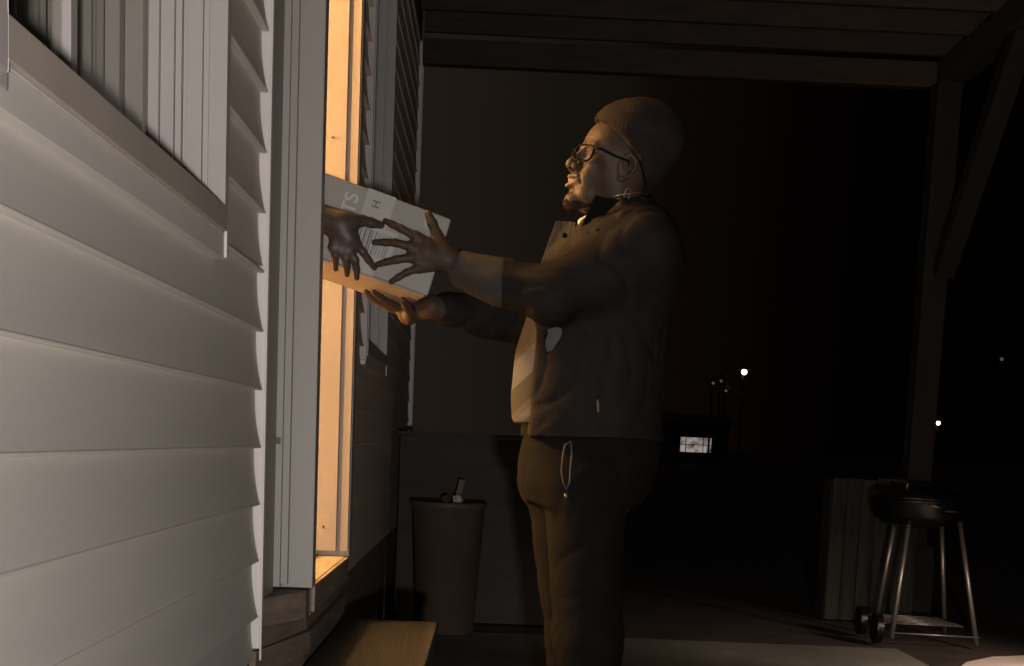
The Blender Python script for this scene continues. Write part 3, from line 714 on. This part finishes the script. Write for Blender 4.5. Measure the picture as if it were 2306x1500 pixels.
# --- glasses
gl = thing  # keep name short
def ring(cy):
    pts = []
    for k in range(28):
        a = k*2*math.pi/28; c, s_ = math.cos(a), math.sin(a); ex = .62
        yy = cy + .0255*math.copysign(abs(c)**ex, c); zz = -.001 + .0185*math.copysign(abs(s_)**ex, s_)
        ay = abs(yy); pts.append(HL(.117 - .62*max(0, ay - .012), yy, zz))
    return pts
gfr = None
bm = bmesh.new()
for sgn in (1, -1): add_tube(bm, ring(sgn*.034), .0026, 8, closed=True)
add_tube(bm, [HL(.114, -.008, .006), HL(.116, 0, .009), HL(.114, .008, .006)], .0021, 8)
gfr = finish(bm, 'glasses', M['glasses'], smooth=True); under(gfr, man)
for sgn in (1, -1):
    t_ = tube('temple', [HL(.090, .0585*sgn, .011), HL(.075, .072*sgn, .012), HL(.03, .0775*sgn, .010), HL(-.006, .080*sgn, .012), HL(-.022, .080*sgn, -.004)], .0030, M['glasses'], n=8)
    t_.parent = gfr

# --- clothes
jk = secs([(455, 1385, 1480, .07, .07), (480, 1335, 1512, .13, .13), (510, 1290, 1530, .19, .18), (545, 1258, 1541, .215, .205), (600, 1232, 1543, .225, .215), (660, 1190, 1528, .22, .21),
           (740, 1150, 1506, .205, .20), (850, 1140, 1498, .20, .195), (960, 1140, 1493, .20, .195), (990, 1140, 1490, .20, .195)])
edge = np.array([(Z(y), X(px, y)) for y, px in ((430, 1350), (470, 1332), (500, 1313), (560, 1272), (600, 1238), (640, 1222), (700, 1203), (800, 1197), (900, 1193), (1000, 1188))])
edge = edge[np.argsort(edge[:, 0])]
edge2 = np.array([(Z(y), X(px, y)) for y, px in ((430, 1200), (640, 1205), (700, 1198), (760, 1180), (850, 1172), (960, 1172), (1000, 1176))])
edge2 = edge2[np.argsort(edge2[:, 0])]
def sleeve(P, s_, e_, w_, r0, r1, r2, r3):
    s_, e_, w_ = nd(s_), nd(e_), nd(w_); c = w_ + (e_ - w_)*.10
    d = cone(P, s_, e_, r0, r1); d = smin(d, cone(P, e_, e_ + (c - e_)*.55, r1, r2), .03)
    return smin(d, cone(P, e_ + (c - e_)*.55, c, r2, r3), .01)
cx0 = float(at(1131, 620, 3.45)[0])
def jacket(P):
    d = loft(P, jk, 2.3)
    d = smax(d, -(loft(P, [(a, b + .02, c - .02, e + .02, f_ - .02) for a, b, c, e, f_ in [(jk[-1][0] - .02,) + tuple(jk[-1][1:])] + jk[:-1] + [(jk[0][0] + .03,) + tuple(jk[0][1:])]], 2.3)), .003) if False else d
    ex = np.interp(P[..., 2], edge[:, 0], edge[:, 1])
    cut = smax(P[..., 0] - ex, P[..., 1] - (YB + .075), .01)
    d = smax(d, -cut, .008)
    d = smax(d, np.interp(P[..., 2], edge2[:, 0], edge2[:, 1]) - P[..., 0], .01)
    hole = smax(rbox(P, B(1252, 757, 3.48), (.021, .14, .040), .006), (P[..., 0] - X(1262, 757)) - (P[..., 2] - Z(757))*.6, .004)
    d = smax(d, -hole, .004) if True else d
    d = smin(d, sleeve(P, B(1450, 560, 3.455), at(1240, 668, 3.40), wr_n, .088, .068, .058, .042), .03)
    d = smin(d, sleeve(P, B(1400, 570, 3.78), at(1190, 722, 3.80), wr_f, .085, .074, .062, .050), .03)
    # puffed fold of the near forearm
    d = smin(d, cone(P, at(1075, 600, 3.47), at(1120, 622, 3.465), .026, .034), .012)
    d = smin(d, cone(P, at(1106, 608, 3.46), at(1118, 650, 3.45), .022, .026), .006)
    d = smin(d, cone(P, at(1150, 625, 3.44), at(1240, 640, 3.42), .028, .030), .012)
    d = smax(d, -cone(P, at(1133, 590, 3.47), at(1140, 640, 3.40), .006, .003), .008)
    d = smin(d, np.maximum(cone(P, wr_n, at(1131, 636, 3.43), .0475, .0585), P[..., 0] - cx0), .002)
    d = smin(d, cone(P, at(1200, 640, 3.40), at(1262, 612, 3.405), .020, .026), .012)
    d = smin(d, cone(P, at(1205, 700, 3.36), at(1290, 668, 3.385), .014, .016), .014)
    # collar
    for a, b_ in ((B(1345, 448, 3.54), B(1400, 452, 3.515)), (B(1400, 452, 3.515), B(1450, 448, 3.55)), (B(1450, 448, 3.55), B(1465, 446, YB)), (B(1465, 446, YB), B(1440, 446, 3.70))):
        d = smin(d, cone(P, a, b_, .007, .007), .014)
    # shoulder folds
    for (a, b_, r) in (((1300, 590), (1345, 520), .010), ((1345, 520), (1400, 482), .009), ((1330, 560), (1400, 505), .008), ((1225, 610), (1300, 588), .012), ((1400, 482), (1470, 470), .009)):
        d = smin(d, cone(P, B(*a, 3.435), B(*b_, 3.45), r, r), .014)
    for (a, b_, r) in (((1322, 560), (1338, 520), .004), ((1350, 525), (1395, 492), .004)):
        d = smax(d, -cone(P, B(*a, 3.425), B(*b_, 3.44), r, r), .010)
    return d
cx0_, cx1 = float(at(1131, 620, 3.45)[0]), float(at(1190, 700, 3.8)[0])
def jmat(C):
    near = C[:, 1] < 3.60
    return ((C[:, 0] < cx0) & near).astype(int)  # near forearm faces take the painted highlight colour
jo = sdf_obj('jacket', jacket, nd((-.16, 3.28, Z(1005))), nd((.56, 4.0, Z(425))), .0065, [M['jacket'], M['sleeve_highlight']], man, matfn=jmat, folds=(.0095, (5, 5, 8), .65))
# zip pull glint, pocket welt, small logo tab
def sub_man(o, par): o.parent = par; return o
# far lapel panel with a button
def slab(name, pts, Y, m, th=.006, parent=None):
    bm = bmesh.new(); A = [bm.verts.new(at(x, y, Y + dy)) for x, y, dy in pts]; Bv = [bm.verts.new(Vector(v.co) + Vector((.0, th, 0))) for v in A]; n = len(A)
    bm.faces.new(A); bm.faces.new(Bv[::-1])
    for i in range(n): bm.faces.new([A[i], Bv[i], Bv[(i + 1) % n], A[(i + 1) % n]])
    bmesh.ops.recalc_face_normals(bm, faces=bm.faces)
    return finish(bm, name, m, bevel=.0015)
sub_man(slab('lapel', [(1252, 497, 0), (1282, 499, -.01), (1296, 500, -.02), (1293, 528, -.03), (1280, 556, -.03), (1254, 590, -.02), (1230, 612, .0), (1212, 606, .01), (1226, 570, .01)], 3.66, M['lapel'] if 'lapel' in M else mat('lapel', (.048, .043, .037), .85, .4, 30, .45, 9, stretch=(6, 6, 1), spec=.1)), jo)
bm = bmesh.new(); c = at(1272, 530, 3.630); bmesh.ops.create_cone(bm, cap_ends=True, segments=20, radius1=.0065, radius2=.0055, depth=.008, matrix=Matrix.Translation(Vector(c)) @ Matrix.Rotation(rad(90), 4, 'X'))
sub_man(finish(bm, 'button', M['jacket_trim']), jo)
sub_man(tube('pocket_welt', [at(1346, 900, YB - .199), at(1347, 928, YB - .199)], .0035, mat('welt', (.16, .11, .08), .6)), jo)
sub_man(tube('name_tab', [at(1370, 519, YB - .200), at(1378, 527, YB - .201)], .003, M['white_cloth']), jo)
sub_man(slab('collar', [(1343, 440, 0), (1368, 446, 0), (1398, 449, .0), (1376, 470, 0), (1345, 500, 0), (1318, 535, 0), (1290, 568, 0), (1262, 596, 0), (1250, 600, 0), (1278, 562, 0), (1305, 520, 0), (1322, 480, 0)], 3.475, M['jacket_trim']), jo)
# shirt with broad slanting stripes
sh = secs([(470, 1335, 1420, .06, .06), (500, 1306, 1450, .11, .11), (560, 1268, 1480, .15, .15), (640, 1228, 1480, .15, .15), (700, 1192, 1480, .135, .14), (800, 1160, 1480, .125, .14), (900, 1150, 1480, .12, .14), (950, 1152, 1478, .12, .14), (960, 1158, 1475, .118, .14)])
def shirt(P): return smin(loft(P, sh, 2.2), ell(P, B(1256, 760, 3.50), (.05, .05, .07)), .03)
shirtm = mat('striped_shirt', (.105, .075, .058), .85, .2, 90)
t = shirtm.node_tree; b = t.nodes['Principled BSDF']; geo = t.nodes.new('ShaderNodeNewGeometry'); sx = t.nodes.new('ShaderNodeSeparateXYZ'); t.links.new(geo.outputs['Position'], sx.inputs[0])
ma = t.nodes.new('ShaderNodeMath'); ma.operation = 'MULTIPLY_ADD'; ma.inputs[1].default_value = -.95; t.links.new(sx.outputs['X'], ma.inputs[0]); t.links.new(sx.outputs['Z'], ma.inputs[2])
k0 = .95*X(1180, 850); zs = lambda py: Z(py, 1180) - k0; za, zb_ = zs(980), zs(680)
mr = t.nodes.new('ShaderNodeMapRange'); mr.inputs['From Min'].default_value = za; mr.inputs['From Max'].default_value = zb_; t.links.new(ma.outputs[0], mr.inputs[0])
rp = t.nodes.new('ShaderNodeValToRGB'); rp.color_ramp.interpolation = 'CONSTANT'; e = rp.color_ramp.elements
e[0].position = 0; e[0].color = (.055, .042, .033, 1); e[1].position = (zs(951) - za)/(zb_ - za); e[1].color = (.086, .088, .098, 1)
for py, c in ((930, (.07, .054, .042)), (912, (.034, .028, .022)), (856, (.086, .088, .098)), (795, (.07, .055, .043)), (780, (.045, .036, .028))):
    q = e.new((zs(py) - za)/(zb_ - za)); q.color = (*c, 1)
t.links.new(mr.outputs[0], rp.inputs[0]); t.links.new(rp.outputs[0], b.inputs['Base Color'])
make_multi('shirt', [sdf_mesh(shirt, nd((-.02, 3.35, Z(975))), nd((.5, 3.9, Z(465))), .006)], [shirtm], None, man)
def tee(P): return cone(P, B(1322, 494, 3.565), B(1316, 500, 3.66), .010, .012)
sdf_obj('undershirt', lambda P: smin(tee(P), cone(P, B(1310, 500, 3.58), B(1330, 520, 3.58), .010, .010), .006), B(1310, 500, 3.58) - .06, B(1310, 500, 3.58) + nd((.06, .12, .06)), .003, M['white_cloth'], man)
# trousers
tr = secs([(962, 1183, 1484, .165, .165), (1000, 1176, 1486, .175, .175), (1050, 1166, 1484, .18, .18), (1095, 1163, 1468, .18, .18), (1135, 1178, 1440, .175, .175)])
def trousers(P):
    d = smax(loft(P, tr, 2.2), P[..., 2] - Z(965), .01)
    for hp, kn, an, r in ((B(1318, 1100, 3.53), knee_n, ank_n, (.104, .086, .066)), (B(1270, 1100, 3.70), knee_f, ank_f, (.100, .076, .062))):
        hp = nd(hp); kn = nd(kn); an = nd(an)
        d = smin(d, cone(P, hp, kn, r[0], r[1]), .03); d = smin(d, cone(P, kn, an + nd((0, 0, .02)), r[1], r[2]), .02)
    return smax(d, .05 - P[..., 2], .005)
to = sdf_obj('trousers', trousers, nd((-.05, 3.3, 0.0)), nd((.55, 3.95, Z(950))), .008, M['pants'], man, folds=(.0075, (6, 6, 7), .5))
tb = [at(x, y, YB - .187) for x, y in ((1286, 993), (1272, 1002), (1267, 1030), (1264, 1060), (1268, 1085), (1275, 1103), (1283, 1085), (1284, 1058), (1288, 1024), (1286, 996))]
ks = tube('key_strap', tb, .0020, mat('strap', (.075, .055, .042), .6), n=8); sub_man(ks, to)
sub_man(tube('key', [at(1274, 1112, YB - .187), at(1275, 1122, YB - .187)], .004, M['steel'], n=8), to)
for an in (ank_n, ank_f):
    an = nd(an)
    def shoe(P, an=an):
        d = cone(P, (an[0] + .03, an[1], .05), (an[0] - .15, an[1], .040), .046, .038)
        return smax(smin(d, cone(P, (an[0] + .01, an[1], .05), (an[0], an[1], .10), .045, .045), .03), .002 - P[..., 2], .004)
    sdf_obj('shoe', shoe, nd((an[0] - .22, an[1] - .08, 0 - .004)), nd((an[0] + .12, an[1] + .08, .17)), .006, M['shoe'], man)
wb = tube('wristband', [tuple(nw + nd(at(1030, 592, 3.46)) - nd(nw) + nd((0.004*math.sin(a), .0285*math.cos(a), .0305*math.sin(a)))) for a in [k*2*math.pi/24 for k in range(24)]], .004, M['jacket_trim'], n=8, closed=True); under(wb, man)
# neck chain / hood cord
under(tube('neck_cord', [B(x, y, Y_) for x, y, Y_ in ((1382, 443, 3.54), (1398, 438, 3.525), (1416, 436, 3.525), (1428, 434, 3.53), (1440, 434, 3.54), (1458, 436, 3.56))], .0012, M['steel'], n=8), man)
under(tube('hood_cord', [B(x, y, Y_) for x, y, Y_ in ((1404, 458, 3.515), (1406, 436, 3.515), (1412, 425, 3.515), (1420, 424, 3.515), (1419, 436, 3.515), (1414, 448, 3.515))], .0011, mat('cord', (.14, .09, .07), .6), n=8), man)

# ================================================================== THE PERSON INSIDE THE DOORWAY
rp = thing('person', 'arm and hand of a person in the doorway, taking hold of the parcel', 'person', (-.95, 3.40, .55))
yo = .034
rw = at(768, 505, 3.395)
rf = [
    FP((803, 552, .036), (818, 568, .032), (830, 586, .022), (843, 603, .011)),
    FP((787, 566, .036), (800, 586, .034), (803, 607, .023), (803, 626, .012)),
    FP((768, 566, .036), (779, 583, .034), (781, 600, .024), (781, 618, .012)),
    FP((750, 558, .034), (754, 576, .032), (755, 590, .023), (755, 606, .012)) + [.92]]
rt = FP((795, 500, .034), (815, 497, .028), (836, 502, .020), (858, 507, .012))
rel = nd((-.60, 3.42, 1.47)); rsh = nd((-.93, 3.47, 1.72))
def rhand(P):
    d = hand_sdf(P, rw, at(785, 535, Yc(785) - .036), rf, rt, pr=.020)
    return smin(d, cone(P, rw, rel, .031, .042), .02)
allp = [rw, rel] + [p for f_ in rf for p in f_ if not isinstance(p, float)] + rt
lo, hi = bounds(allp, .05)
R1 = sdf_mesh(rhand, lo, hi, .0026)
rc = nd((-.98, 3.42, 0))
def rbody(P):
    d = loft(P, [(.62, rc[0] - .09, rc[0] + .09, rc[1] - .14, rc[1] + .14), (1.35, rc[0] - .09, rc[0] + .09, rc[1] - .15, rc[1] + .15), (1.62, rc[0] - .09, rc[0] + .10, rc[1] - .18, rc[1] + .18), (1.86, rc[0] - .08, rc[0] + .08, rc[1] - .17, rc[1] + .17), (1.95, rc[0] - .05, rc[0] + .05, rc[1] - .06, rc[1] + .06)])
    d = smin(d, cone(P, (rc[0], rc[1], 1.88), (rc[0] + .02, rc[1], 2.06), .05, .05), .03)
    d = smin(d, ell(P, (rc[0] + .015, rc[1], 2.13), (.095, .075, .115)), .02)
    d = smin(d, cone(P, (rc[0] + .11, rc[1], 2.13), (rc[0] + .125, rc[1], 2.105), .008, .012), .008)
    d = smin(d, ell(P, (rc[0] + .04, rc[1], 2.045), (.055, .045, .035)), .02)
    return smin(d, cone(P, rsh, rel, .045, .038), .03)
R2 = sdf_mesh(rbody, nd((-1.2, 3.15, .6)), nd((-.5, 3.7, 2.28)), .011)
rb = make_multi('body', [R1, R2], [M['skin_near']], None, rp)
def rshirt(P):
    d = loft(P, [(1.28, rc[0] - .12, rc[0] + .12, rc[1] - .17, rc[1] + .17), (1.62, rc[0] - .12, rc[0] + .12, rc[1] - .20, rc[1] + .20), (1.87, rc[0] - .09, rc[0] + .09, rc[1] - .18, rc[1] + .18), (1.93, rc[0] - .065, rc[0] + .065, rc[1] - .07, rc[1] + .07)])
    d = smin(d, cone(P, rsh, rel, .066, .056), .03)
    return smin(d, cone(P, rel, rel + (rw - rel)*.45, .056, .046), .02)
sdf_obj('sweater', rshirt, nd((-1.25, 3.15, 1.2)), nd((-.42, 3.7, 2.0)), .009, M['jacket'], rp, folds=(.006, (9, 9, 9)))
def rtr(P):
    d = loft(P, [(1.05, rc[0] - .12, rc[0] + .12, rc[1] - .17, rc[1] + .17), (1.32, rc[0] - .11, rc[0] + .11, rc[1] - .165, rc[1] + .165)])
    for s_ in (-.09, .09): d = smin(d, cone(P, (rc[0], rc[1] + s_, 1.08), (rc[0], rc[1] + s_, .64), .085, .06), .02)
    return smin(d, cone(P, (rc[0] - .02, rc[1] - .09, .60), (rc[0] + .1, rc[1] - .09, .59), .04, .035), .02)
sdf_obj('trousers', rtr, nd((-1.2, 3.15, .55)), nd((-.75, 3.7, 1.35)), .011, M['pants'], rp)
sdf_obj('hair', lambda P: smax(ell(P, (rc[0] - .005, rc[1], 2.145), (.105, .086, .12)), P[..., 0] - rc[0] - .05 - (P[..., 2] - 2.16)*.5, .01), nd((-1.2, 3.2, 1.98)), nd((-.75, 3.7, 2.3)), .008, M['beanie'], rp)
